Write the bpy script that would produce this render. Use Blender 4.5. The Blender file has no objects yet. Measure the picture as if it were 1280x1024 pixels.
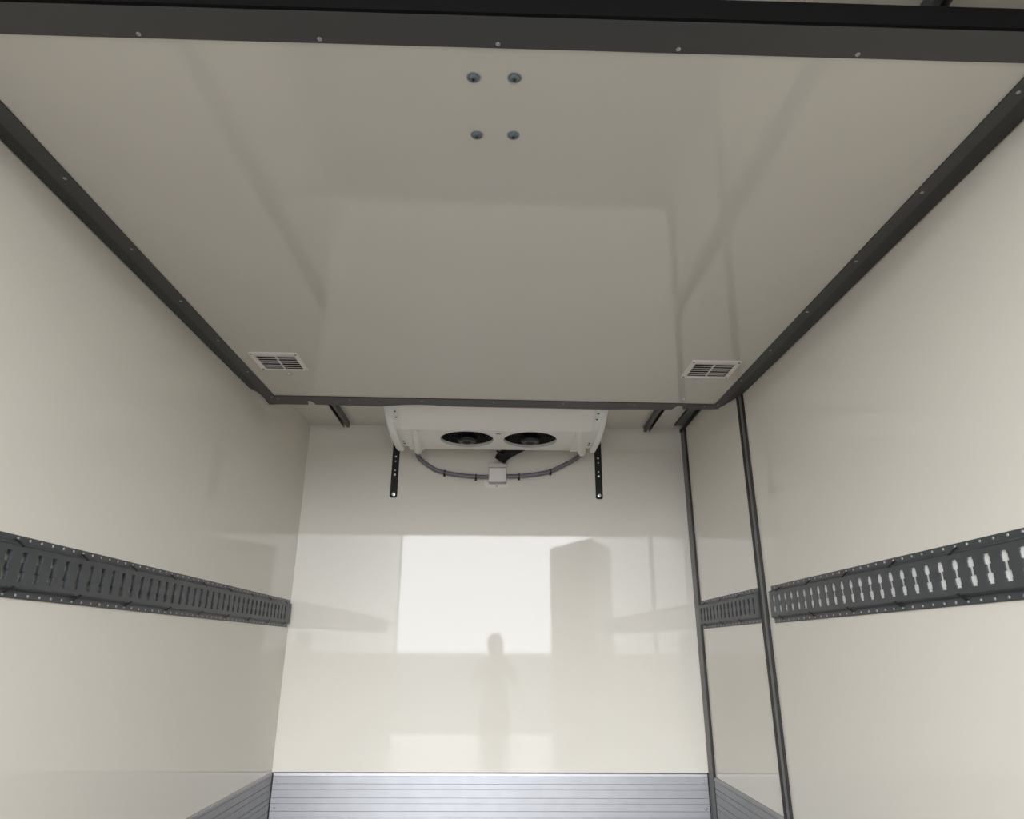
import bpy, bmesh, math, random
from mathutils import Vector, Matrix
random.seed(4)
S = bpy.context.scene
C = S.collection
H = 0.87                                   # camera height above the load floor (world z = 0)

# ------------------------------------------------------------------ camera
cam = bpy.data.cameras.new('camera')
cam.sensor_fit = 'HORIZONTAL'; cam.sensor_width = 36.0
cam.lens = 837.48 / 1280 * 36.0
cam.clip_start = 0.01; cam.clip_end = 500
co = bpy.data.objects.new('camera', cam); C.objects.link(co)
r_ = Vector((0.99976469, -0.02098892, 0.00548027)); u_ = Vector((-0.01224085, -0.33728622, 0.94132256)); f_ = Vector((0.01790893, 0.94116814, 0.33746377))
M = Matrix(((r_.x, u_.x, -f_.x, 0), (r_.y, u_.y, -f_.y, 0), (r_.z, u_.z, -f_.z, H), (0, 0, 0, 1)))
co.matrix_world = M
S.camera = co

# ------------------------------------------------------------------ world: overcast sky
SKY = 1.0
w = bpy.data.worlds.new('overcast_sky'); S.world = w; w.use_nodes = True
nt = w.node_tree; nt.nodes.clear()
wo = nt.nodes.new('ShaderNodeOutputWorld'); bg = nt.nodes.new('ShaderNodeBackground')
# heavy cloud, brightest low in the part of the sky the doorway faces
tc = nt.nodes.new('ShaderNodeTexCoord'); dp = nt.nodes.new('ShaderNodeVectorMath'); dp.operation = 'DOT_PRODUCT'
dp.inputs[1].default_value = Vector((0.0, -0.95, 0.30)).normalized(); cr = nt.nodes.new('ShaderNodeValToRGB')
cr.color_ramp.elements[0].position = 0.60; cr.color_ramp.elements[0].color = (0.10, 0.10, 0.105, 1)
cr.color_ramp.elements[1].position = 0.93; cr.color_ramp.elements[1].color = (0.945, 0.97, 1.0, 1)
nt.links.new(tc.outputs['Generated'], dp.inputs[0]); nt.links.new(dp.outputs['Value'], cr.inputs[0])
sx = nt.nodes.new('ShaderNodeSeparateXYZ'); c2 = nt.nodes.new('ShaderNodeValToRGB'); mx = nt.nodes.new('ShaderNodeMix'); mx.data_type = 'RGBA'; mx.blend_type = 'MULTIPLY'
c2.color_ramp.elements[0].position = 0.0; c2.color_ramp.elements[0].color = (0.62, 0.63, 0.65, 1)      # haze over the horizon
c2.color_ramp.elements[1].position = 0.20; c2.color_ramp.elements[1].color = (1, 1, 1, 1)
nt.links.new(tc.outputs['Generated'], sx.inputs[0]); nt.links.new(sx.outputs['Z'], c2.inputs[0]); mx.inputs['Factor'].default_value = 1.0
nt.links.new(cr.outputs[0], mx.inputs['A']); nt.links.new(c2.outputs[0], mx.inputs['B'])
nt.links.new(mx.outputs['Result'], bg.inputs['Color']); bg.inputs['Strength'].default_value = SKY
nt.links.new(bg.outputs[0], wo.inputs['Surface'])

S.view_settings.view_transform = 'Standard'; S.view_settings.look = 'None'
S.view_settings.gamma = 1.0; S.view_settings.use_curve_mapping = False
S.view_settings.exposure = 4.26
S.cycles.max_bounces = 14; S.cycles.diffuse_bounces = 8; S.cycles.glossy_bounces = 8
S.cycles.caustics_reflective = True

# ------------------------------------------------------------------ box dimensions (z given from the camera height, +H on build)
XL, XR = -1.0685, 1.0315
YB, YF = 3.619, -0.25                      # bulkhead end wall / rear doorway
ZC, ZF = 1.1896, -H                        # ceiling / floor, relative to the camera

# daylight portal in the open rear doorway (guides sampling of the sky)
la = bpy.data.lights.new('doorway_daylight', 'AREA'); la.shape = 'RECTANGLE'; la.size = 2.06; la.size_y = 2.0
la.cycles.is_portal = True
lo = bpy.data.objects.new('doorway_daylight', la); C.objects.link(lo)
lo.location = ((XL + XR) / 2, YF + 0.02, H + 0.14); lo.rotation_euler = (math.radians(90), 0, 0)

# ------------------------------------------------------------------ materials
def mat(name, col, rough=0.5, metal=0.0, bump=None, var=0.0, vscale=6.0, ior=1.5, aniso=0.0, coat=0.0):
    m = bpy.data.materials.new(name); m.use_nodes = True
    n = m.node_tree.nodes; L = m.node_tree.links; b = n['Principled BSDF']
    b.inputs['Base Color'].default_value = (*col, 1); b.inputs['Roughness'].default_value = rough
    b.inputs['Metallic'].default_value = metal; b.inputs['IOR'].default_value = ior
    b.inputs['Anisotropic'].default_value = aniso
    b.inputs['Coat Weight'].default_value = coat; b.inputs['Coat Roughness'].default_value = 0.08
    t = n.new('ShaderNodeTexCoord')
    if var > 0:
        nz = n.new('ShaderNodeTexNoise'); nz.inputs['Scale'].default_value = vscale; nz.inputs['Detail'].default_value = 4
        rp = n.new('ShaderNodeValToRGB')
        rp.color_ramp.elements[0].position = 0.3; rp.color_ramp.elements[1].position = 0.7
        rp.color_ramp.elements[0].color = (*[c * (1 - var) for c in col], 1)
        rp.color_ramp.elements[1].color = (*[min(1, c * (1 + var)) for c in col], 1)
        L.new(t.outputs['Object'], nz.inputs['Vector']); L.new(nz.outputs['Fac'], rp.inputs[0]); L.new(rp.outputs[0], b.inputs['Base Color'])
    if bump:
        sc, st, dist = bump
        nb = n.new('ShaderNodeTexNoise'); nb.inputs['Scale'].default_value = sc; nb.inputs['Detail'].default_value = 2
        bp = n.new('ShaderNodeBump'); bp.inputs['Strength'].default_value = st; bp.inputs['Distance'].default_value = dist
        L.new(t.outputs['Object'], nb.inputs['Vector']); L.new(nb.outputs['Fac'], bp.inputs['Height']); L.new(bp.outputs[0], b.inputs['Normal'])
    return m

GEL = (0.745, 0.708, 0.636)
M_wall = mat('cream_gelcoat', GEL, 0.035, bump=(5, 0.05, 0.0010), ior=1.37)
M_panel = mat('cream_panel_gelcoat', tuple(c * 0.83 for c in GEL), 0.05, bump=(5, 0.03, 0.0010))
M_ceil = mat('cream_ceiling_gelcoat', GEL, 0.06, bump=(5, 0.07, 0.0010))
M_floor = mat('grey_floor_coating', (0.15, 0.147, 0.142), 0.30, bump=(180, 0.1, 0.001), var=0.12, vscale=40)
M_trim = mat('dark_grey_plastic', (0.055, 0.055, 0.0545), 0.5, bump=(60, 0.1, 0.0006))
M_flap = mat('dark_grey_rubber_flap', (0.028, 0.028, 0.0275), 0.5)
M_rub = mat('black_rubber', (0.008, 0.008, 0.008), 0.55)
M_lip = mat('matt_black_rubber', (0.006, 0.006, 0.006), 0.9, ior=1.2)
M_jamb = mat('grey_door_profile', (0.13, 0.128, 0.125), 0.42, metal=0.0)
M_rail = mat('grey_track_metal', (0.10, 0.10, 0.098), 0.4, metal=0.3)
M_etrk = mat('grey_powder_coated_steel', (0.052, 0.058, 0.062), 0.42, metal=0.0, var=0.08, vscale=30)
M_alu = mat('brushed_aluminium', (0.385, 0.385, 0.40), 0.50, metal=1.0, var=0.03, vscale=12)
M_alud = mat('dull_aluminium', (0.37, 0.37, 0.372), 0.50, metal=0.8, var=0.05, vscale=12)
M_zinc = mat('zinc_screw', (0.75, 0.77, 0.78), 0.25, metal=1.0)
M_grys = mat('grey_screw_head', (0.36, 0.36, 0.36), 0.4, metal=0.3)
M_bluew = mat('blue_grey_zinc_washer', (0.14, 0.17, 0.20), 0.35, metal=0.4)
M_dark = mat('black_recess', (0.006, 0.006, 0.007), 0.6)
M_white = mat('white_plastic', (0.80, 0.755, 0.72), 0.35)
M_back = mat('white_backing', (0.88, 0.87, 0.85), 0.3)
M_unit = mat('white_coated_housing', (0.86, 0.835, 0.80), 0.42)
M_cheek = mat('white_side_moulding', (0.86, 0.855, 0.83), 0.4)
M_blk = mat('black_painted_steel', (0.005, 0.0055, 0.006), 0.6)
M_fan = mat('black_fan_plastic', (0.014, 0.015, 0.017), 0.4)
M_cable = mat('grey_conduit', (0.17, 0.17, 0.19), 0.4)
M_foam = mat('black_foam_insulation', (0.010, 0.010, 0.010), 0.8, bump=(60, 0.6, 0.004))
M_slat = mat('grey_louvre_slat', (0.42, 0.40, 0.38), 0.4)

# ------------------------------------------------------------------ helpers
def obj(name, bm, m, parent=None, smooth=False, recalc=True):
    if recalc: bmesh.ops.recalc_face_normals(bm, faces=bm.faces)
    me = bpy.data.meshes.new(name); bm.to_mesh(me); bm.free()
    me.materials.append(m)
    if smooth:
        for p in me.polygons: p.use_smooth = True
    o = bpy.data.objects.new(name, me); C.objects.link(o)
    if parent: o.parent = parent
    return o
def empty(name, loc, label, cat, group=None):
    o = bpy.data.objects.new(name, None); o.empty_display_size = 0.05; C.objects.link(o); o.location = loc
    o['label'] = label; o['category'] = cat
    if group: o['group'] = group
    return o
def struct(o): o['kind'] = 'structure'; return o
def box(bm, x0, x1, y0, y1, z0, z1, bev=0.0, seg=2):
    vs = [bm.verts.new((x, y, z)) for x in (x0, x1) for y in (y0, y1) for z in (z0, z1)]
    fs = [bm.faces.new([vs[i] for i in q]) for q in ((0, 1, 3, 2), (4, 6, 7, 5), (0, 4, 5, 1), (2, 3, 7, 6), (0, 2, 6, 4), (1, 5, 7, 3))]
    if bev:
        es = set(e for f in fs for e in f.edges)
        bmesh.ops.bevel(bm, geom=list(es), offset=bev, segments=seg, affect='EDGES', profile=0.5)
    return bm
def B(*a, **k): return box(bmesh.new(), *a, **k)
def prism(bm, pts, z0, z1, axis='z'):
    """extrude a polygon; axis z: pts (x,y); axis x: pts (y,z); axis y: pts (x,z)"""
    def P(a, b, t): return {'z': (a, b, t), 'x': (t, a, b), 'y': (a, t, b)}[axis]
    lo_ = [bm.verts.new(P(a, b, z0)) for a, b in pts]; hi = [bm.verts.new(P(a, b, z1)) for a, b in pts]
    n = len(pts)
    bm.faces.new(lo_[::-1]); bm.faces.new(hi)
    for i in range(n): bm.faces.new((lo_[i], lo_[(i + 1) % n], hi[(i + 1) % n], hi[i]))
    return bm
def frame_of(d):
    d = Vector(d).normalized(); a = Vector((0, 0, 1)) if abs(d.z) < 0.9 else Vector((1, 0, 0))
    x = a.cross(d).normalized(); return x, d.cross(x)
def lathe(bm, base, axis, prof, n=24):
    """prof: list of (radius, height along axis); closed with caps where the radius is 0"""
    base = Vector(base); d = Vector(axis).normalized(); x, y = frame_of(d); rings = []
    for r, h in prof:
        if r < 1e-6: rings.append([bm.verts.new(base + d * h)])
        else: rings.append([bm.verts.new(base + d * h + (x * math.cos(t) + y * math.sin(t)) * r) for t in (2 * math.pi * i / n for i in range(n))])
    for a, b in zip(rings, rings[1:]):
        for i in range(n):
            j = (i + 1) % n
            if len(a) == 1 and len(b) == 1: continue
            if len(a) == 1: bm.faces.new((a[0], b[j], b[i]))
            elif len(b) == 1: bm.faces.new((a[i], a[j], b[0]))
            else: bm.faces.new((a[i], a[j], b[j], b[i]))
    return bm
def catmull(P, n=10):
    P = [Vector(p) for p in P]; Q = [2 * P[0] - P[1]] + P + [2 * P[-1] - P[-2]]; out = []
    for i in range(1, len(Q) - 2):
        a, b, c, d = Q[i - 1:i + 3]
        for k in range(n):
            t = k / n
            out.append(0.5 * (2 * b + (c - a) * t + (2 * a - 5 * b + 4 * c - d) * t * t + (3 * b - a - 3 * c + d) * t ** 3))
    out.append(P[-1]); return out
def tube(bm, path, rad, n=12, ripple=None):
    rings = []; x = None
    for i, p in enumerate(path):
        d = (path[min(i + 1, len(path) - 1)] - path[max(i - 1, 0)]).normalized()
        if x is None: x, y = frame_of(d)
        else: x = (x - d * x.dot(d)).normalized(); y = d.cross(x)
        r = rad(i) if callable(rad) else rad
        rings.append([bm.verts.new(p + (x * math.cos(2 * math.pi * k / n) + y * math.sin(2 * math.pi * k / n)) * r) for k in range(n)])
    for a, b in zip(rings, rings[1:]):
        for k in range(n): bm.faces.new((a[k], a[(k + 1) % n], b[(k + 1) % n], b[k]))
    bm.faces.new(rings[0][::-1]); bm.faces.new(rings[-1]); return bm
def screw_bm(r=0.004, h=0.002, axis=(0, 0, -1), p=(0, 0, 0), n=14):
    """a pan head with a sunk cross socket ring"""
    return lathe(bmesh.new(), p, axis, [(r, 0), (r, h * 0.4), (r * 0.8, h * 0.9), (r * 0.4, h), (r * 0.34, h * 0.45), (0, h * 0.45)], n)

# ------------------------------------------------------------------ the setting: insulated box
T = 0.08
struct(obj('floor', B(XL - T, XR + T, YF, YB + T, -0.06, 0.0), M_floor))
struct(obj('ceiling', B(XL - T, XR + T, YF, YB + T, H + ZC, H + ZC + T), M_ceil))
LEAN = -0.0070                              # the end wall leans in a few millimetres over its height
bm = bmesh.new(); yl = lambda z: YB + (z - H - 0.3) * LEAN
prism(bm, [(yl(0), 0), (yl(0) + T, 0), (yl(H + ZC) + T, H + ZC), (yl(H + ZC), H + ZC)], XL - T, XR + T, 'x')
struct(obj('wall_back', bm, M_wall))
struct(obj('wall_left', B(XL - T, XL, YF, YB, 0, H + ZC), M_wall))
DY0, DY1, DZ1 = 2.694, 3.520, H + 1.175    # side door leaf
bm = bmesh.new()
box(bm, XR, XR + T, YF, DY0 - 0.004, 0, H + ZC)
box(bm, XR, XR + T, DY1 + 0.004, YB, 0, H + ZC)
box(bm, XR, XR + T, DY0 - 0.004, DY1 + 0.004, DZ1 + 0.002, H + ZC)
struct(obj('wall_right', bm, M_wall))
door = struct(obj('door_1', B(XR, XR + T, DY0, DY1, 0.004, DZ1, bev=0.002), M_wall))

def jamb(name, y0, y1, seals):
    o = struct(obj(name, B(XR - 0.006, XR + 0.001, y0, y1, 0.003, H + 1.1595, bev=0.0025), M_jamb))
    for a, b in seals:
        obj('rubber_seal', B(XR - 0.0075, XR + 0.0005, a, b, 0.002, H + 1.1595, bev=0.002), M_rub, o)
    return o
jamb('trim_1', 2.6495, 2.6785, [(2.636, 2.649), (2.679, 2.704)])
jamb('trim_2', 3.5335, 3.609, [(3.511, 3.533)])
hd = struct(obj('trim_3', B(0.979, XR, 2.64, 3.535, H + 1.181, H + ZC, bev=0.002), M_jamb))
obj('rubber_seal', B(0.974, 0.9785, 2.64, 3.536, H + 1.180, H + ZC, bev=0.0015), M_rub, hd)
obj('rubber_seal', B(1.020, XR, 2.64, 3.60, H + 1.1605, H + 1.1805, bev=0.003), M_rub, hd)
# rear doorway frame
bm = bmesh.new()
box(bm, XL - T, XR + T, YF - 0.06, YF, H + 1.14, H + ZC + T)
box(bm, XL - T, XL + 0.005, YF - 0.06, YF, -0.06, H + 1.14)
box(bm, XR - 0.005, XR + T, YF - 0.06, YF, -0.06, H + 1.14)
box(bm, XL + 0.005, XR - 0.005, YF - 0.06, YF, -0.06, 0.0)
struct(obj('trim_4', bm, M_jamb))

# ribbed aluminium kick plates -------------------------------------------------
KT = H - 0.556
grooves = [H + z for z in (-0.572, -0.604, -0.628, -0.663, -0.686, -0.718, -0.742, -0.775, -0.798, -0.832, -0.855)]
def kick_profile(gd=1.0):
    """(depth from the wall, z) from top to bottom, with the bull-nosed cap and V grooves"""
    p = [(0, KT), (0.004, KT - 0.001), (0.0078, KT - 0.0045), (0.0088, grooves[0] + 0.0016)]
    for i, g in enumerate(grooves):
        deep = (0.0035 if i % 2 == 0 else 0.005) * gd
        if i: p.append((0.008, g + 0.0013))
        p += [(0.008 - deep, g + 0.0008), (0.008 - deep, g - 0.0008), (0.008, g - 0.0013)]
    p += [(0.008, 0.002), (0, 0.002)]
    return p
def kick_bm(side, a, b):
    pr = kick_profile(1.0 if side == 'back' else 0.5); bm = bmesh.new()
    if side == 'back': prism(bm, [(YB - d, z) for d, z in pr], a, b, 'x')
    elif side == 'left': prism(bm, [(XL + d, z) for d, z in pr], a, b, 'y')
    else: prism(bm, [(XR - d, z) for d, z in pr], a, b, 'y')
    return bm
kb = struct(obj('baseboard_back', kick_bm('back', XL + 0.012, XR - 0.012), M_alu))
for x, z in ((-1.038, -0.590), (-1.034, -0.703), (1.001, -0.594), (1.001, -0.707), (-1.034, -0.81), (1.001, -0.81)):
    obj('rivet', lathe(bmesh.new(), (x, YB - 0.0075, H + z), (0, -1, 0), [(0.0048, 0), (0.0046, 0.0012), (0.003, 0.003), (0, 0.0038)], 14), M_zinc, kb, True)
obj('corner_seal', B(XL + 0.0005, XL + 0.0115, YB - 0.014, YB, 0.002, KT - 0.001, bev=0.002), M_rub, kb)
obj('corner_seal', B(XR - 0.0115, XR - 0.0065, YB - 0.010, YB, 0.002, KT + 0.001, bev=0.002), M_rub, kb)
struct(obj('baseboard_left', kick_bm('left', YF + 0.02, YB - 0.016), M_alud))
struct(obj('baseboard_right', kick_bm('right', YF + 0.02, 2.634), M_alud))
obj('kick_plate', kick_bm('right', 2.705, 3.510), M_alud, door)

# ------------------------------------------------------------------ lashing rails (slotted E-track) on the side walls
def lashing_rail(label, side, y0, y1, centres, loc_z, backed=False):
    """hat-section rail running along y; local x = distance off the wall, z relative to camera"""
    zt, zb = loc_z + 0.0665, loc_z - 0.0665
    X = (lambda d: XL + d) if side < 0 else (lambda d: XR - d)
    yc = (y0 + y1) / 2
    t = empty('lashing_rail', (X(0), yc, H + zb), label, 'lashing rail')
    O = Vector((X(0), yc, H + zb))
    s = 1 if side < 0 else -1
    def P(d, y, z): return Vector((s * d, y - yc, z - zb))
    bm = bmesh.new()
    R = 0.014                                                   # how far the slotted web stands off the wall
    zw0, zw1 = loc_z - 0.043, loc_z + 0.043                     # web
    zf0, zf1 = loc_z - 0.050, loc_z + 0.050                     # foot of the web
    dep = 0.003 if backed else 0.008
    cache = {}
    def V(d, y, z):
        k = (round(d, 5), round(y, 5), round(z, 5))
        if k not in cache: cache[k] = bm.verts.new(P(d, y, z))
        return cache[k]
    # web split in cells so that the dumb-bell slots are real holes
    rows = [zw0, loc_z - 0.031, loc_z - 0.024, loc_z - 0.009, loc_z + 0.009, loc_z + 0.024, loc_z + 0.031, zw1]
    wide = [0.0, 0.0085, 0.0105, 0.0055, 0.0105, 0.0085, 0.0]   # half widths of the slot per row
    ys = [y0, y1]
    for c in centres:
        for h in (0.0055, 0.0085, 0.0105): ys += [c - h, c + h]
    ys = sorted(set(round(v, 5) for v in ys if y0 <= v <= y1))
    def solid(i, j):
        ym = (ys[i] + ys[i + 1]) / 2; h = wide[j]
        return not any(abs(ym - c) < h for c in centres)
    nY, nZ = len(ys) - 1, len(rows) - 1
    S_ = [[solid(i, j) for j in range(nZ)] for i in range(nY)]
    for i in range(nY):
        for j in range(nZ):
            if not S_[i][j]: continue
            a, b, c, d = ys[i], ys[i + 1], rows[j], rows[j + 1]
            bm.faces.new((V(R, a, c), V(R, b, c), V(R, b, d), V(R, a, d)))
            for (di, dj, e) in ((-1, 0, (a, c, a, d)), (1, 0, (b, c, b, d)), (0, -1, (a, c, b, c)), (0, 1, (a, d, b, d))):
                ii, jj = i + di, j + dj
                if 0 <= ii < nY and 0 <= jj < nZ and not S_[ii][jj]:
                    bm.faces.new((V(R, e[0], e[1]), V(R, e[2], e[3]), V(R - dep, e[2], e[3]), V(R - dep, e[0], e[1])))
    # sloping flanks, raised ridge and screw flanges
    for sg in (1, -1):
        z1 = lambda o: loc_z + sg * o
        prof = [(R, 0.043), (R + 0.0015, 0.0445), (R, 0.0465), (0.005, 0.0505), (0.004, 0.053), (0.004, 0.0655), (0.003, 0.0665), (0.0, 0.0665)]
        for (d0, o0), (d1, o1) in zip(prof, prof[1:]):
            f = [P(d0, y0, z1(o0)), P(d0, y1, z1(o0)), P(d1, y1, z1(o1)), P(d1, y0, z1(o1))]
            bm.faces.new([bm.verts.new(v) for v in f])
        for ye in (y0, y1):
            bm.faces.new([bm.verts.new(P(d, ye, z1(o))) for d, o in prof] + [bm.verts.new(P(0, ye, z1(0.043)))])
    # end walls of the web cavity
    for ye in (y0, y1):
        bm.faces.new([bm.verts.new(P(d, ye, z)) for d, z in ((0, zw0), (R, zw0), (R, zw1), (0, zw1))])
    obj('slotted_rail', bm, M_etrk, t, recalc=False)
    if backed:
        c0, c1 = P(R - 0.0075, y0 + 0.004, zw0 + 0.004), P(R - 0.0045, y1 - 0.004, zw1 - 0.004)
        b_ = obj('backing_strip', B(min(c0.x, c1.x), max(c0.x, c1.x), c0.y, c1.y, c0.z, c1.z), M_back, t); b_['label'] = 'white strip showing through the slots'
    # dark anchoring notches in the flank and rivets on the flanges
    y = y1 - 0.045; bmr = []; n = 0; first = {}
    while y > y0 + 0.02:
        for sg in (1, -1):
            if n % 6 == 1 and y > y0 + 0.05:
                if sg not in first:
                    bmn = bmesh.new()
                    q = [(0.0078, -0.007, 0.0575), (0.0078, 0.002, 0.0575), (R + 0.0034, 0.017, 0.0430), (R + 0.0034, 0.008, 0.0430)]
                    vt = [bmn.verts.new((s * d, yy, sg * o)) for d, yy, o in q]
                    vb = [bmn.verts.new((s * (d - 0.002), yy, sg * (o - 0.001))) for d, yy, o in q]
                    bmn.faces.new(vt); bmn.faces.new(vb[::-1])
                    for a in range(4): bmn.faces.new((vt[a], vb[a], vb[(a + 1) % 4], vt[(a + 1) % 4]))
                    o = first[sg] = obj('notch', bmn, M_dark, t)
                else:
                    o = first[sg].copy(); C.objects.link(o); o.parent = t
                o.location = P(0, y, loc_z)
            bmr.append((y, sg))
        y -= 0.0415; n += 1
    first = None
    for (y, sg) in bmr[:100]:
        p = P(0.004, y + (0.006 if sg > 0 else 0), loc_z + sg * 0.0595)
        if first is None:
            o = first = obj('rivet', lathe(bmesh.new(), (0, 0, 0), (s, 0, 0), [(0.0034, 0), (0.0032, 0.001), (0.002, 0.0016), (0.001, 0.0012), (0, 0.0012)], 10), M_grys, t, True)
        else:
            o = first.copy(); C.objects.link(o); o.parent = t
        o.location = p
    return t
lc = [3.494 - 0.0528 * i for i in range(60)]
lashing_rail('long grey slotted lashing rail fixed along the left wall', -1, 0.45, 3.590, [c for c in lc if c > 0.47], 0.1665)
lashing_rail('short grey slotted lashing rail on the narrow side door between the two black-edged uprights', 1, 2.7085, 3.507, [3.471 - 0.0515 * i for i in range(15)], 0.1690)
lashing_rail('grey slotted lashing rail on the right wall, on the near side of the side door', 1, 0.45, 2.580, [2.543 - 0.052 * i for i in range(40)], 0.1640, True)

# ------------------------------------------------------------------ lifting bulkhead parked under the ceiling
z0, a_, b_, psi, cx = 1.0188, -0.0078, 0.0195, 0.0008, -0.0188
ex = Vector((1, psi, a_ + b_ * psi)).normalized(); ey = Vector((-psi, 1, b_ - a_ * psi)); ey = (ey - ex * ey.dot(ex)).normalized(); ez = ex.cross(ey)
bh = empty('lifting_bulkhead', (cx, 1.9, H + z0), 'large glossy cream bulkhead panel with dark grey edging, parked flat under the ceiling', 'bulkhead panel')
bh.rotation_mode = 'QUATERNION'
bh.rotation_quaternion = Matrix(((ex.x, ey.x, ez.x), (ex.y, ey.y, ez.y), (ex.z, ey.z, ez.z))).to_quaternion()
V0, V1, U = 0.8947 - 1.9, 2.7618 - 1.9, 0.969
TH = 0.036
holes = [(-0.897, -0.752, 2.306 - 1.9, 2.434 - 1.9), (0.752, 0.902, 2.294 - 1.9, 2.420 - 1.9)]
bm = bmesh.new()
us = sorted([-0.985, 0.985] + [v for h in holes for v in h[:2]]); vs = sorted([V0 - 0.02, V1 + 0.02] + [v for h in holes for v in h[2:]])
def inhole(u, v): return any(h[0] < u < h[1] and h[2] < v < h[3] for h in holes)
cc = {}
def VV(u, v, z):
    k = (u, v, z)
    if k not in cc: cc[k] = bm.verts.new(k)
    return cc[k]
for i in range(len(us) - 1):
    for j in range(len(vs) - 1):
        a, b, c, d = us[i], us[i + 1], vs[j], vs[j + 1]
        hole = inhole((a + b) / 2, (c + d) / 2)
        for z in ((TH,) if hole else (0.0, TH)):
            bm.faces.new((VV(a, c, z), VV(b, c, z), VV(b, d, z), VV(a, d, z)))
        if hole or i == 0: pass
ed = [e for e in bm.edges if len(e.link_faces) == 1]
# close outer rim and the hole walls (bottom boundary edges are dropped to the top skin)
for e in ed:
    v1, v2 = e.verts
    if v1.co.z > 1e-6: continue
    t1 = VV(round(v1.co.x, 9), 0, 0) if False else cc.get((*[k for k in cc if (Vector(k) - v1.co).length < 1e-6][0][:2], TH))
    t2 = cc.get((*[k for k in cc if (Vector(k) - v2.co).length < 1e-6][0][:2], TH))
    bm.faces.new((v1, v2, t2, t1))
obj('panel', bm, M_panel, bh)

def edge(name, pts, zlo, zhi, m):
    return obj(name, prism(bmesh.new(), [(u, v - 1.9) for u, v in pts], zlo, zhi), m, bh)
n_o, f_i, s_i = 0.8310, 2.7618, 0.969
# near edge strip, its rubber lip, the two side strips and the far strip with its notches
edge('edge_trim', [(-s_i, 0.8947), (s_i, 0.8947), (1.040, n_o), (-1.040, n_o)], -0.004, 0.0, M_trim)
edge('rubber_lip', [(-1.040, n_o), (1.040, n_o), (1.040, n_o - 0.007), (-1.040, n_o - 0.007)], -0.003, 0.040, M_lip)
edge('edge_trim', [(-s_i, 0.8947), (-1.010, 0.858), (-1.010, 2.80), (-s_i, f_i)], -0.004, 0.0, M_trim)
edge('edge_trim', [(s_i, 0.8947), (1.002, 0.865), (1.002, 2.79), (s_i, f_i)], -0.004, 0.0, M_trim)
edge('side_flap', [(-1.0105, 0.858), (-1.040, 0.832), (-1.046, 0.85), (-1.046, 2.672), (-1.041, 2.684), (-1.028, 2.723), (-1.022, 2.78), (-1.026, 2.831), (-1.030, 2.872), (-1.0105, 2.80)], -0.002, 0.004, M_flap)
edge('side_flap', [(1.0025, 0.865), (1.040, 0.832), (1.045, 0.85), (1.045, 2.600), (1.034, 2.673), (1.012, 2.780), (1.006, 2.800), (1.0025, 2.79)], -0.002, 0.004, M_flap)
far = [(-s_i, f_i), (-1.0105, 2.801), (-1.029, 2.873), (-1.018, 2.881), (-0.98, 2.872), (-0.849, 2.871), (-0.845, 2.845), (-0.840, 2.822), (-0.828, 2.818), (-0.822, 2.830), (-0.815, 2.868),
       (-0.56, 2.874), (-0.52, 2.872), (-0.46, 2.858), (-0.40, 2.846), (-0.35, 2.842), (-0.28, 2.845), (-0.20, 2.855), (-0.07, 2.858), (0.25, 2.857), (0.50, 2.857), (0.58, 2.848), (0.796, 2.838),
       (0.806, 2.800), (0.812, 2.786), (0.832, 2.790), (0.844, 2.829), (0.975, 2.824), (1.004, 2.818), (1.002, 2.7905), (s_i, f_i)]
edge('edge_trim', far[::-1], -0.004, 0.0, M_trim)
edge('rubber_lip', [(-0.50, 2.862), (-0.46, 2.858), (-0.40, 2.846), (-0.35, 2.842), (-0.28, 2.845), (-0.22, 2.852), (-0.28, 2.856), (-0.40, 2.858)], 0.001, 0.008, M_rub)
# edging screws
sc0 = None
spots = [(u, 0.8855) for u in (-0.93, -0.615, -0.303, 0.007, 0.323, 0.64, 0.95)] + [(u, 2.785 + (0.012 if u < -0.5 else 0.004 if u < 0 else 0)) for u in (-0.963, -0.646, -0.327, -0.010, 0.299, 0.615, 0.930)]
spots += [(-0.984, 2.475 - 0.297 * k) for k in range(-1, 6)] + [(0.982, 2.46 - 0.3 * k) for k in range(-1, 6)]
for u, v in spots:
    if sc0 is None: o = sc0 = obj('screw', screw_bm(0.0042, 0.002), M_grys, bh, True)
    else: o = sc0.copy(); C.objects.link(o); o.parent = bh
    o.location = (u, v - 1.9, -0.004)
# four bolts with blue-grey washers
w0 = None
for u, v in ((-0.0385, 0.9645), (0.0378, 0.9625), (-0.0365, 1.1155), (0.0388, 1.1135)):
    if w0 is None:
        o = w0 = obj('bolt', lathe(bmesh.new(), (0, 0, 0), (0, 0, -1), [(0.0105, 0), (0.0105, 0.002), (0.0098, 0.0035), (0.0075, 0.0058), (0.0045, 0.0066), (0.0028, 0.0066), (0.0026, 0.0045), (0, 0.0045)], 28), M_bluew, bh, True)
        h0 = obj('washer', lathe(bmesh.new(), (0, 0, 0), (0, 0, -1), [(0.0135, 0), (0.0135, 0.0008), (0.013, 0.0014), (0.0100, 0.0016), (0.0100, 0)], 28), mat('pale_washer', (0.36, 0.38, 0.39), 0.35, metal=0.5), o, True)
        s0 = obj('socket', lathe(bmesh.new(), (0, 0, 0), (0, 0, -1), [(0.0030, 0.0060), (0.0030, 0.0068), (0, 0.0068)], 6), M_dark, o)
    else:
        o = w0.copy(); C.objects.link(o); o.parent = bh
        for q in (h0, s0):
            c = q.copy(); C.objects.link(c); c.parent = o
    o.location = (u, v - 1.9, 0)
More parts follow.
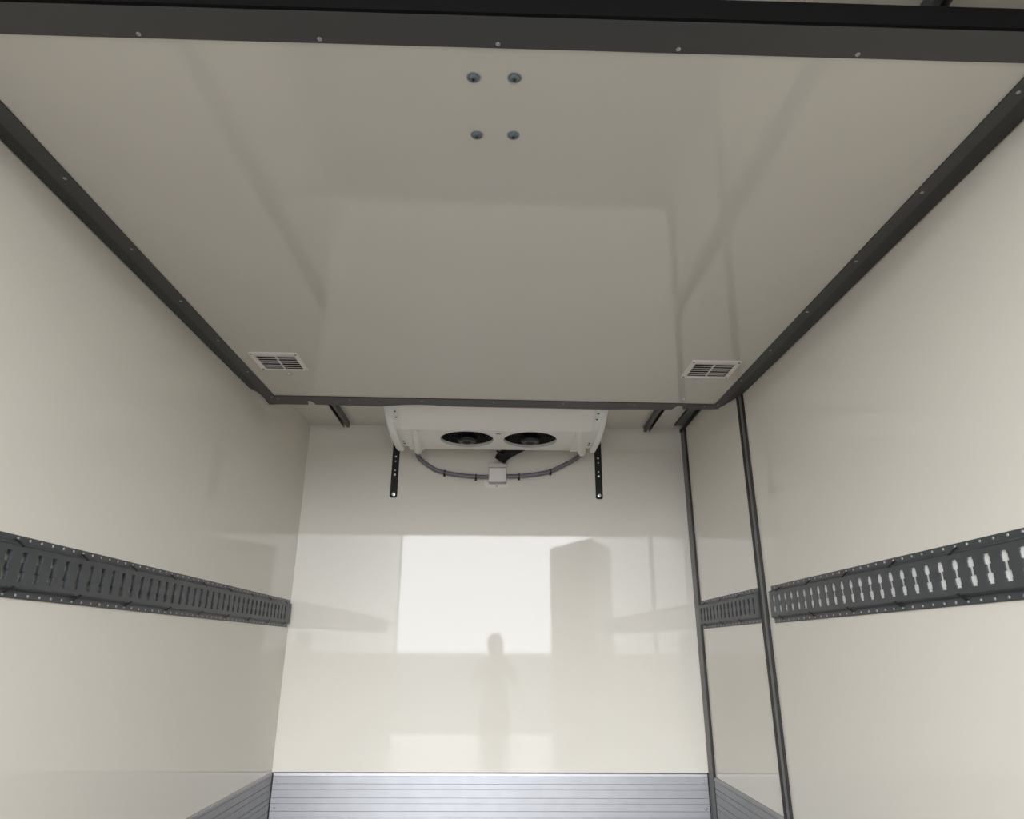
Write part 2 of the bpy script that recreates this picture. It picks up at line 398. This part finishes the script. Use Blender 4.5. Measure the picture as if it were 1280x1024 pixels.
# small lifting eyes
e0 = None
for u, v, sg in ((-0.831, 2.501, 1), (-0.831, 2.732, 1), (0.820, 2.480, -1), (0.816, 2.701, -1)):
    if e0 is None:
        e0 = o = obj('stud', lathe(bmesh.new(), (0, 0, 0), (0, 0, -1), [(0.0075, 0), (0.0072, 0.002), (0.0045, 0.005), (0, 0.0058)], 16), M_zinc, bh, True)
        ring = obj('ring', tube(bmesh.new(), [Vector((0.010 + 0.0065 * math.cos(t), 0.0065 * math.sin(t), -0.0025)) for t in [2 * math.pi * i / 20 for i in range(20)]], 0.0016, 8), M_zinc, e0, True)
    else:
        o = e0.copy(); C.objects.link(o); o.parent = bh
        c = ring.copy(); C.objects.link(c); c.parent = o
    o.location = (u, v - 1.9, 0)
    if sg < 0: o.rotation_euler = (0, 0, math.pi)
# louvred air vents
for (u0, u1, v0, v1), (fu0, fu1, fv0, fv1) in zip(holes, ((-0.917, -0.735, 2.283 - 1.9, 2.446 - 1.9), (0.733, 0.919, 2.272 - 1.9, 2.438 - 1.9))):
    bm = bmesh.new(); zf = -0.006
    for A, Bq in (((fu0, u0), (fv0, fv1)), ((u1, fu1), (fv0, fv1)), ((u0, u1), (fv0, v0)), ((u0, u1), (v1, fv1))):
        box(bm, A[0], A[1], Bq[0], Bq[1], zf, 0.0)
    bmesh.ops.remove_doubles(bm, verts=bm.verts, dist=1e-5)
    fr = obj('air_vent', bm, M_white, bh)
    bm = bmesh.new(); n = 6
    for k in range(n):
        v = v0 + (v1 - v0) * (k + 0.62) / n
        prism(bm, [(v - 0.007, zf + 0.0022), (v - 0.0065, zf), (v + 0.006, zf + 0.0048), (v + 0.0055, zf + 0.0062)], u0 + 0.002, u1 - 0.002, 'x')
    box(bm, (u0 + u1) / 2 - 0.0022, (u0 + u1) / 2 + 0.0022, v0 + 0.002, v1 - 0.002, zf - 0.0005, zf + 0.0045)
    obj('louvre', bm, M_white, fr)
    bm = B(u0 + 0.0005, u1 - 0.0005, v0 + 0.0005, v1 - 0.0005, 0.022, 0.028)
    for A, Bq in (((u0 + .0005, u0 + 0.002), (v0, v1)), ((u1 - 0.002, u1 - .0005), (v0, v1)), ((u0, u1), (v0 + .0005, v0 + 0.002)), ((u0, u1), (v1 - 0.002, v1 - .0005))):
        box(bm, A[0], A[1], Bq[0], Bq[1], zf + 0.001, 0.024)
    obj('duct', bm, M_dark, fr)
    for su, sv in ((fu0 + 0.008, fv0 + 0.008), (fu1 - 0.008, fv0 + 0.008), (fu0 + 0.008, fv1 - 0.008), (fu1 - 0.008, fv1 - 0.008)):
        obj('screw', screw_bm(0.0038, 0.0016, p=(su, sv, zf)), M_dark, fr, True)
# hangers carrying the panel in its ceiling tracks (above the panel)
for u in (-0.833, 0.846):
    for v in (-0.75, 0.78):
        obj('hanger', B(u - 0.006, u + 0.006, v - 0.03, v + 0.03, TH - 0.002, 0.152 - 0.0195 * v + 0.0078 * u), M_rail, bh)

# ------------------------------------------------------------------ ceiling tracks of the bulkhead
def track(label, x0, x1, slot, yend):
    t = empty('ceiling_track', ((x0 + x1) / 2, yend, H + ZC), label, 'ceiling track', )
    zb, zt, wl = 1.158 - ZC, 0.0, 0.003
    a, b = x0 - (x0 + x1) / 2, x1 - (x0 + x1) / 2
    s0, s1 = slot[0] - (x0 + x1) / 2, slot[1] - (x0 + x1) / 2
    pts = [(a, zt), (a, zb), (s0, zb), (s0, zb + wl), (a + wl, zb + wl), (a + wl, zt - wl), (b - wl, zt - wl), (b - wl, zb + wl), (s1, zb + wl), (s1, zb), (b, zb), (b, zt)]
    bm = bmesh.new(); L0, L1 = -(yend - 0.4), 0.0
    prism(bm, pts, L0, L1, 'y')
    obj('channel', bm, M_rail, t)
    obj('slot_lining', B(a + wl, b - wl, L0, L1 - 0.012, zt - 0.012, zt - wl), M_dark, t)
    for k in range(2):
        obj('end_clip', B(s1 + 0.001 if k else s0 - 0.004, s1 + 0.004 if k else s0 - 0.001, -0.008, 0.004, zb - 0.002, zb + 0.001), M_zinc, t)
    return t
track('dark grey slotted ceiling track, left of the cooling unit', -0.869, -0.835, (-0.865, -0.851), 3.560)
track('dark grey slotted ceiling track, right of the cooling unit', 0.810, 0.845, (0.827, 0.841), 3.580)

# ------------------------------------------------------------------ cooling unit on the ceiling
ev = empty('cooling_unit', (-0.012, 3.25, H + ZC), 'slim white ceiling cooling unit with two round black fan openings', 'cooling unit')
eo = Vector((0.012, -3.25, -ZC))
def evo(name, bm, m, parent=None, smooth=False):
    p = parent or ev
    off = eo
    bmesh.ops.translate(bm, verts=bm.verts, vec=off)
    return obj(name, bm, m, p, smooth)
zfp = 1.0                                    # underside of the fan panel
YR, YBend, YFr, ZFr = 3.448, 3.098, 2.925, 1.066
XA, XB = -0.478, 0.445
# cover: sloped front, side strips either side of the fan panel
bm = bmesh.new()
prism(bm, [(YFr, ZFr), (YFr, ZC - 0.001), (YFr + 0.004, ZC - 0.001), (YFr + 0.004, ZFr + 0.004), (YBend, zfp + 0.006), (YBend, zfp)], XA, XB, 'x')
for a, b in ((XA, -0.400), (0.374, XB)):
    prism(bm, [(YBend, zfp), (YR, zfp), (YR, ZC - 0.001), (YR - 0.004, ZC - 0.001), (YR - 0.004, zfp + 0.006), (YBend, zfp + 0.006)], a, b, 'x')
prism(bm, [(YR, zfp + 0.008), (YR, ZC - 0.001), (YR - 0.004, ZC - 0.001), (YR - 0.004, zfp + 0.008)], -0.400, 0.374, 'x')
for a in (XA, XB - 0.003):
    prism(bm, [(YFr, ZFr + 0.001), (YFr, ZC - 0.001), (YR, ZC - 0.001), (YR, zfp + 0.001), (YBend, zfp + 0.001)], a, a + 0.003, 'x')
evo('housing', bm, M_unit)
# fan panel with two round openings
FC = [(-0.166, 3.259), (0.1555, 3.259)]; FR = 0.138
bm = bmesh.new()
def rect_with_holes(bm, x0, x1, y0, y1, z, cs, R, n=48):
    outer = [bm.verts.new(p) for p in ((x0, y0, z), (x1, y0, z), (x1, y1, z), (x0, y1, z))]
    es = [bm.edges.new((outer[i], outer[(i + 1) % 4])) for i in range(4)]
    for cx_, cy_ in cs:
        rv = [bm.verts.new((cx_ + R * math.cos(2 * math.pi * i / n), cy_ + R * math.sin(2 * math.pi * i / n), z)) for i in range(n)]
        es += [bm.edges.new((rv[i], rv[(i + 1) % n])) for i in range(n)]
    bmesh.ops.triangle_fill(bm, use_beauty=True, use_dissolve=False, edges=es)
rect_with_holes(bm, -0.400, 0.374, YBend + 0.004, YR, zfp + 0.006, FC, FR)
bad = [f for f in bm.faces if any((f.calc_center_median().xy - Vector(c)).length < FR * 0.93 for c in FC)]
bmesh.ops.delete(bm, geom=bad, context='FACES')
g = bmesh.ops.extrude_face_region(bm, geom=bm.faces[:])
bmesh.ops.translate(bm, verts=[v for v in g['geom'] if isinstance(v, bmesh.types.BMVert)], vec=(0, 0, 0.003))
evo('fan_panel', bm, M_unit)
def fan(c):
    bm = bmesh.new()
    lathe(bm, (c[0], c[1], zfp + 0.009), (0, 0, 1), [(FR - 0.001, 0), (FR - 0.004, 0.02), (FR - 0.004, 0.135), (0, 0.135), ], 48)
    f = evo('fan', bm, M_fan, None, False)
    bm = bmesh.new()
    lathe(bm, (c[0], c[1], zfp), (0, 0, 1), [(FR + 0.002, 0.006), (FR + 0.002, 0.003), (FR - 0.003, 0.003), (FR - 0.003, 0.019), (FR - 0.0015, 0.019), (FR - 0.0015, 0.006)], 48)
    evo('rim', bm, M_unit, f)
    bm = bmesh.new()
    lathe(bm, (c[0], c[1], zfp - 0.011), (0, 0, 1), [(0, 0.007), (0.020, 0.007), (0.024, 0.001), (0.030, 0.0), (0.040, 0.0), (0.045, 0.003), (0.048, 0.010), (0.048, 0.016), (0.042, 0.020), (0.042, 0.10), (0, 0.10)], 32)
    evo('hub', bm, M_cable if False else mat('fan_hub_grey', (0.011, 0.012, 0.014), 0.4), f, True)
    bm = bmesh.new()
    for rr in (0.065, 0.082, 0.099, 0.115):
        tube(bm, [Vector((c[0] + rr * math.cos(t), c[1] + rr * math.sin(t), zfp + 0.022)) for t in [2 * math.pi * i / 40 for i in range(41)]], 0.0012, 6)
    for k in range(8):
        t = 2 * math.pi * k / 8 + 0.2
        tube(bm, [Vector((c[0] + rr * math.cos(t), c[1] + rr * math.sin(t), zfp + 0.024)) for rr in (0.045, 0.1225)], 0.0016, 6)
    evo('guard', bm, M_fan, f)
    for k in range(7):
        t = 2 * math.pi * k / 7
        bm = bmesh.new(); rows = []
        for q in range(6):
            rr = 0.043 + (0.116 - 0.043) * q / 5; wv = 0.30 + 0.10 * q / 5; sk = 0.25 * q / 5
            row = []
            for m_ in range(5):
                tt = t + sk + wv * (m_ / 4 - 0.5) * 1.5; zz = zfp + 0.050 + 0.045 * (m_ / 4)
                row.append(Vector((c[0] + rr * math.cos(tt), c[1] + rr * math.sin(tt), zz)))
            rows.append(row)
        lo2 = [[bm.verts.new(p) for p in r] for r in rows]; hi2 = [[bm.verts.new(p + Vector((0, 0, 0.002))) for p in r] for r in rows]
        for q in range(5):
            for m_ in range(4):
                bm.faces.new((lo2[q][m_], lo2[q][m_ + 1], lo2[q + 1][m_ + 1], lo2[q + 1][m_])); bm.faces.new((hi2[q][m_], hi2[q + 1][m_], hi2[q + 1][m_ + 1], hi2[q][m_ + 1]))
        for q in range(5):
            for m_ in (0, 4): bm.faces.new((lo2[q][m_], lo2[q + 1][m_], hi2[q + 1][m_], hi2[q][m_]))
        for m_ in range(4):
            for q in (0, 5): bm.faces.new((lo2[q][m_], hi2[q][m_], hi2[q][m_ + 1], lo2[q][m_ + 1]))
        evo('blade', bm, M_fan, f, True)
for c in FC: fan(c)
# rounded conduit ducts along both ends of the fan panel
for xa, xb in ((-0.414, -0.434), (0.388, 0.446 - 0.0)):
    x_f, x_r = xa, (-0.436 if xa < 0 else 0.447)
    bm = bmesh.new()
    N = 14; path = [Vector((x_f + (x_r - x_f) * i / N, YBend + 0.008 + (3.487 - YBend - 0.008) * i / N, zfp + 0.004)) for i in range(N + 1)]
    tube(bm, path, lambda i: (0.015 + 0.0075 * min(1, i / 7)) * (1 if i < N else 0.86), 20)
    evo('conduit_duct', bm, M_unit, None, True)
# moulded side cheeks with rounded tail
for sg, xo0, xo1, xi0, xi1 in ((-1, -0.548, -0.546, -0.507, -0.506), (1, 0.512, 0.524, 0.476, 0.481)):
    bm = bmesh.new()
    # outer moulding: (y, z) outline, tail turned up
    pr = [(2.915, 1.070), (3.10, 1.010), (3.25, 0.994), (3.42, 0.990), (3.455, 0.996), (3.472, 1.012), (3.478, 1.035), (3.478, ZC - 0.001), (2.915, ZC - 0.001)]
    if sg < 0: prism(bm, pr, xo1, xi0, 'x')
    else: prism(bm, pr, xi1, xo0, 'x')
    bmesh.ops.bevel(bm, geom=[e for e in bm.edges if min(v.co.z for v in e.verts) < 1.05 and abs(e.verts[0].co.x - e.verts[1].co.x) < 1e-6], offset=0.010, segments=4, affect='EDGES', profile=0.5)
    ck = evo('side_cheek', bm, M_cheek, None, True)
    # inner fixing strip with screws
    bm = bmesh.new()
    if sg < 0: prism(bm, [(2.918, 1.076), (3.12, 1.014), (3.415, 1.010), (3.415, ZC - 0.001), (2.918, ZC - 0.001)], xi0, XA - 0.0025, 'x')
    else: prism(bm, [(2.918, 1.076), (3.12, 1.014), (3.415, 1.010), (3.415, ZC - 0.001), (2.918, ZC - 0.001)], XB + 0.0025, xi1, 'x')
    evo('fixing_strip', bm, M_cheek)
    xs = (xi0 + XA) / 2 if sg < 0 else (xi1 + XB) / 2
    for y, z in ((2.985, 1.0545), (3.03, 1.0405), (3.325, 1.0108), (3.36, 1.0105)):
        evo('screw', screw_bm(0.0055, 0.0025, p=(xs + 0.003 * sg, y, z)), M_dark, None, True)
# small slot mark and clip on the fan panel
evo('vent_slot', B(-0.018, 0.006, 3.164, 3.170, zfp + 0.0045, zfp + 0.0062), M_dark)

# ------------------------------------------------------------------ black mounting straps on the end wall
def strap(x, zb, label):
    t = empty('mounting_strap', (x, YB, H + zb), label, 'mounting strap', )
    bm = bmesh.new()
    w_ = 0.0195
    pts = [(-w_, 0.008), (-w_ + 0.006, 0.0), (w_ - 0.006, 0.0), (w_, 0.008), (w_, 0.36), (-w_, 0.36)]
    prism(bm, pts, -0.007, 0.0, 'y')
    obj('strap', bm, M_blk, t)
    for dz, r in ((0.231, 0.0062), (0.205, 0.0045), (0.153, 0.0045), (0.128, 0.0068)):
        obj('screw', screw_bm(r, 0.003, (0, -1, 0), (0, -0.007, dz)), M_zinc, t, True)
    obj('bolt', lathe(bmesh.new(), (0, -0.007, 0.020), (0, -1, 0), [(0.0105, 0), (0.0105, 0.0015), (0.0075, 0.002), (0.0075, 0.007), (0.006, 0.008), (0, 0.008)], 6), M_zinc, t)
    return t
strap(-0.5755, 0.776, 'black bolted mounting strap on the end wall below the left end of the cooling unit')
strap(0.5515, 0.779, 'black bolted mounting strap on the end wall below the right end of the cooling unit')

# ------------------------------------------------------------------ wall entry cover, hose and cable conduits below the unit
bx = empty('pipe_cover', (-0.010, YB, H + 0.845), 'small white wall cover where cables and hose meet, centred under the cooling unit', 'pipe cover')
bm = bmesh.new()
prism(bm, [(-0.001, 0.016), (-0.050, 0.010), (-0.052, 0.014), (-0.052, 0.092), (-0.049, 0.100), (-0.034, 0.129), (-0.001, 0.134)], -0.047, 0.049, 'x')
bmesh.ops.bevel(bm, geom=bm.edges[:], offset=0.006, segments=3, affect='EDGES', profile=0.5)
obj('cover', bm, M_white, bx, True)
bm = bmesh.new()
pts = [(-0.074, 0.060), (-0.074, 0.026)] + [(-0.050 + 0.024 * math.cos(t), 0.022 + 0.030 * math.sin(t)) for t in [math.pi + math.pi / 2 * i / 6 for i in range(7)]] + [(0.044 + 0.024 * math.cos(t), 0.022 + 0.030 * math.sin(t)) for t in [1.5 * math.pi + math.pi / 2 * i / 6 for i in range(7)]] + [(0.068, 0.060)]
prism(bm, pts, -0.0055, 0.0, 'y')
obj('flange', bm, M_white, bx)
for x, z in ((-0.066, 0.083), (0.068, 0.083), (-0.003, 0.0005)):
    obj('screw', screw_bm(0.0035, 0.002, (0, -1, 0), (x, -0.0055 if z < 0.05 else 0.0, z)), M_blk, bx, True)

hs = empty('insulated_hose', (0.02, YB - 0.04, H + 0.97), 'thick black insulated hose bending from the white wall cover up to the cooling unit', 'hose')
ho = -Vector((0.02, YB - 0.04, 0.97))
path = catmull([(0.002, 3.578, 0.980), (0.018, 3.572, 1.004), (0.055, 3.560, 1.030), (0.105, 3.545, 1.052), (0.155, 3.530, 1.085), (0.18, 3.526, 1.12)], 10)
rr = [0.034 + random.uniform(-0.0015, 0.0015) for _ in path]
bm = tube(bmesh.new(), path, lambda i: rr[i], 14)
bmesh.ops.translate(bm, verts=bm.verts, vec=ho); obj('foam_sleeve', bm, M_foam, hs, True)
bm = tube(bmesh.new(), catmull([(-0.014, 3.505, 1.018), (-0.002, 3.508, 1.006), (0.014, 3.512, 1.000), (0.030, 3.52, 1.012)], 6), 0.006, 8)
bmesh.ops.translate(bm, verts=bm.verts, vec=ho); obj('wire_end', bm, M_blk, hs, True)

def conduit(label, P, ties):
    path = catmull(P, 16)
    t = empty('cable_conduit', P[-1][:2] + (H + P[-1][2],), label, 'cable conduit')
    o0 = -Vector(P[-1])
    bm = bmesh.new()
    fine = []
    for a, b in zip(path, path[1:]): fine += [a, a.lerp(b, 0.5)]
    fine.append(path[-1])
    tube(bm, fine, lambda i: 0.0118 + 0.0006 * (i % 2), 14)
    bmesh.ops.translate(bm, verts=bm.verts, vec=o0); obj('conduit', bm, M_cable, t, True)
    for tx in ties:
        i = min(range(1, len(path) - 1), key=lambda k: abs(path[k].x - tx)); p = path[i]; d = (path[i + 1] - path[i - 1]).normalized()
        bm = bmesh.new()
        lathe(bm, p - d * 0.003, d, [(0.0118, 0), (0.0150, 0), (0.0150, 0.006), (0.0118, 0.006)], 18)
        box(bm, p.x - 0.006, p.x + 0.004, p.y - 0.012, p.y - 0.001, p.z - 0.024, p.z - 0.011, bev=0.0015)
        bmesh.ops.translate(bm, verts=bm.verts, vec=o0); obj('cable_tie', bm, M_blk, t)
yw = YB - 0.021
conduit('grey curved cable conduit running left from the white wall cover to the cooling unit',
        [(-0.437, 3.497, 1.006), (-0.446, 3.516, 1.000), (-0.440, 3.56, 0.988), (-0.414, 3.592, 0.970), (-0.358, yw, 0.934), (-0.300, yw, 0.916), (-0.216, yw, 0.901), (-0.127, yw, 0.894), (-0.059, yw, 0.892)], (-0.298, -0.127))
conduit('grey curved cable conduit running right from the white wall cover to the cooling unit',
        [(0.448, 3.497, 1.008), (0.446, 3.518, 1.005), (0.425, 3.57, 0.998), (0.395, 3.596, 0.984), (0.352, yw, 0.962), (0.283, yw, 0.929), (0.203, yw, 0.911), (0.110, yw, 0.900), (0.041, yw, 0.898)], (0.283, 0.110))

# ------------------------------------------------------------------ yard behind the vehicle (seen only in the gloss of the panels)
M_yard = mat('grey_asphalt', (0.10, 0.10, 0.10), 0.7, var=0.15, vscale=3)
bm = bmesh.new(); box(bm, -60, 60, -80, 30, -0.80, -0.72)
struct(obj('ground', bm, M_yard))

# rear doors of the body, swung open behind the camera (only the right one appears in the gloss of the end wall)
for n, x, w_, ang in ((2, XR - 0.004, -1.04, 68.6), (3, XL + 0.004, 1.04, -100.0)):  # second entry: unseen left door, added to block daylight from the side
    bm = bmesh.new(); box(bm, min(0, w_), max(0, w_), -0.07, 0, -0.02, H + 1.13, bev=0.004)
    dr = struct(obj('door_%d' % n, bm, M_wall)); dr.location = (x, YF - 0.075, 0.0)
    dr.rotation_euler = (0, 0, math.radians(ang))

# ------------------------------------------------------------------ the person taking the picture, outside the rear doorway (a faint reflection in the end wall)
M_skin = mat('skin', (0.50, 0.32, 0.24), 0.55); M_coat = mat('dark_grey_jacket', (0.030, 0.032, 0.036), 0.8)
M_trou = mat('dark_trousers', (0.022, 0.025, 0.034), 0.85); M_hair = mat('dark_hair', (0.020, 0.015, 0.012), 0.6)
M_shoe = mat('black_shoe', (0.012, 0.012, 0.012), 0.5)
PX, PY, PG = -0.02, -0.55, -0.72
def skinned(verts, edges, root, levels=2):
    """verts: name -> (x, y, z, rx, ry); grows one continuous surface round the joints"""
    names = list(verts); me = bpy.data.meshes.new('joints')
    me.from_pydata([verts[n][:3] for n in names], [(names.index(a), names.index(b)) for a, b in edges], [])
    o = bpy.data.objects.new('joints', me); C.objects.link(o)
    o.modifiers.new('skin', 'SKIN').use_smooth_shade = True
    sd = o.modifiers.new('sub', 'SUBSURF'); sd.levels = sd.render_levels = levels
    for i, n in enumerate(names):
        sv = me.skin_vertices[0].data[i]; sv.radius = verts[n][3:5]; sv.use_root = (n == root)
    bpy.context.view_layer.update()
    ev_ = o.evaluated_get(bpy.context.evaluated_depsgraph_get())
    out = bpy.data.meshes.new_from_object(ev_); bpy.data.objects.remove(o); return out
J = {'pelvis': (0, 0, .90, .145, .11), 'waist': (0, .005, 1.04, .135, .10), 'chest': (0, 0, 1.24, .155, .11), 'collar': (0, -.01, 1.36, .09, .075),
     'neck': (0, .01, 1.43, .05, .052), 'jaw': (0, .03, 1.50, .062, .075), 'eyes': (0, .03, 1.57, .074, .092), 'crown': (0, .02, 1.645, .055, .07), 'nose': (0, .128, 1.545, .010, .012)}
E_ = [('pelvis', 'waist'), ('waist', 'chest'), ('chest', 'collar'), ('collar', 'neck'), ('neck', 'jaw'), ('jaw', 'eyes'), ('eyes', 'crown'), ('eyes', 'nose')]
for sg, c in ((-1, 'l'), (1, 'r')):
    J.update({'sh' + c: (sg * .165, 0, 1.335, .062, .062), 'el' + c: (sg * .225, .15, 1.19, .044, .044), 'wr' + c: (sg * .075 + .02, .355, 1.445, .030, .026), 'pa' + c: (sg * .052 + .02, .425, 1.485, .030, .020),
              'ear' + c: (sg * .088, .02, 1.555, .012, .02),
              'hip' + c: (sg * .088, 0, .82, .092, .095), 'kn' + c: (sg * .098, .015, .47, .062, .064), 'an' + c: (sg * .105, -.015, .095, .040, .042), 'ball' + c: (sg * .115, .09, .040, .044, .030), 'toe' + c: (sg * .12, .165, .032, .036, .024)})
    E_ += [('collar', 'sh' + c), ('sh' + c, 'el' + c), ('el' + c, 'wr' + c), ('wr' + c, 'pa' + c), ('eyes', 'ear' + c), ('pelvis', 'hip' + c), ('hip' + c, 'kn' + c), ('kn' + c, 'an' + c), ('an' + c, 'ball' + c), ('ball' + c, 'toe' + c)]
bodies = [skinned(J, E_, 'pelvis')]
for sg in (-1, 1):                                                     # four fingers behind the phone edge and a thumb in front, on each hand
    px, py, pz = sg * .052 + .02, .425, 1.485
    for k in range(4):
        z = pz + .030 - .020 * k; L_ = (.9, 1.0, .95, .75)[k]
        F = {'a': (px + sg * .004, py + .005, z - .004, .0095, .0095), 'b': (px + sg * .008, py + .045 * L_, z + .006, .0088, .0088), 'c': (px - sg * .010, py + .066 * L_, z + .010, .0080, .0080), 'd': (px - sg * .030 * L_, py + .070 * L_, z + .012, .0070, .0070)}
        bodies.append(skinned(F, [('a', 'b'), ('b', 'c'), ('c', 'd')], 'a', 1))
    F = {'a': (px - sg * .010, py - .010, pz + .016, .012, .012), 'b': (px - sg * .020, py + .012, pz + .042, .0100, .0100), 'c': (px - sg * .030, py + .030, pz + .066, .0085, .0085)}
    bodies.append(skinned(F, [('a', 'b'), ('b', 'c')], 'a', 1))
bm = bmesh.new()
for me in bodies: bm.from_mesh(me)
pm = bpy.data.meshes.new('person'); bm.to_mesh(pm); bm.free()
for m in (M_skin, M_coat, M_trou, M_shoe): pm.materials.append(m)
for p in pm.polygons:
    x, y, z = p.center; p.use_smooth = True
    hand = y > .345 and z > 1.3
    p.material_index = 0 if (z > 1.415 or hand) else 3 if z < .085 else 2 if z < .86 else 1
pr_ = bpy.data.objects.new('person', pm); C.objects.link(pr_); pr_.location = (PX, PY, PG)
pr_['label'] = 'person in dark clothes holding up a phone, faintly reflected in the back wall'; pr_['category'] = 'person'
bm = bmesh.new(); bmesh.ops.create_uvsphere(bm, u_segments=24, v_segments=16, radius=1)
bmesh.ops.delete(bm, geom=[v for v in bm.verts if v.co.z < -0.35 or (v.co.y > 0.62 and v.co.z < 0.45)], context='VERTS')
for v in bm.verts: v.co = Vector((v.co.x * .088, v.co.y * .108 + .012, v.co.z * .105 + 1.598))
g = bmesh.ops.solidify(bm, geom=bm.faces[:], thickness=0.006)
obj('hair', bm, M_hair, pr_, True)
for sg in (-1, 1):
    obj('eye', lathe(bmesh.new(), (sg * .031, .108, 1.572), (0, 1, 0), [(0.011, 0), (0.009, .005), (0, .008)], 12), M_shoe, pr_, True)
obj('mouth', B(-.022, .022, .098, .106, 1.496, 1.502, bev=.002), mat('lips', (.35, .15, .13), .5), pr_)
ph = empty('phone', (0, 0, 0), 'dark phone held upright in both hands by the person outside the doorway', 'phone')
ph.matrix_world = M @ Matrix.Translation((0.012, -0.052, 0.012))
obj('body', B(-.034, .034, -.068, .068, -0.004, 0.004, bev=.003), M_blk, ph)
obj('screen', B(-.031, .031, -.060, .060, 0.0041, 0.0050), M_shoe, ph)
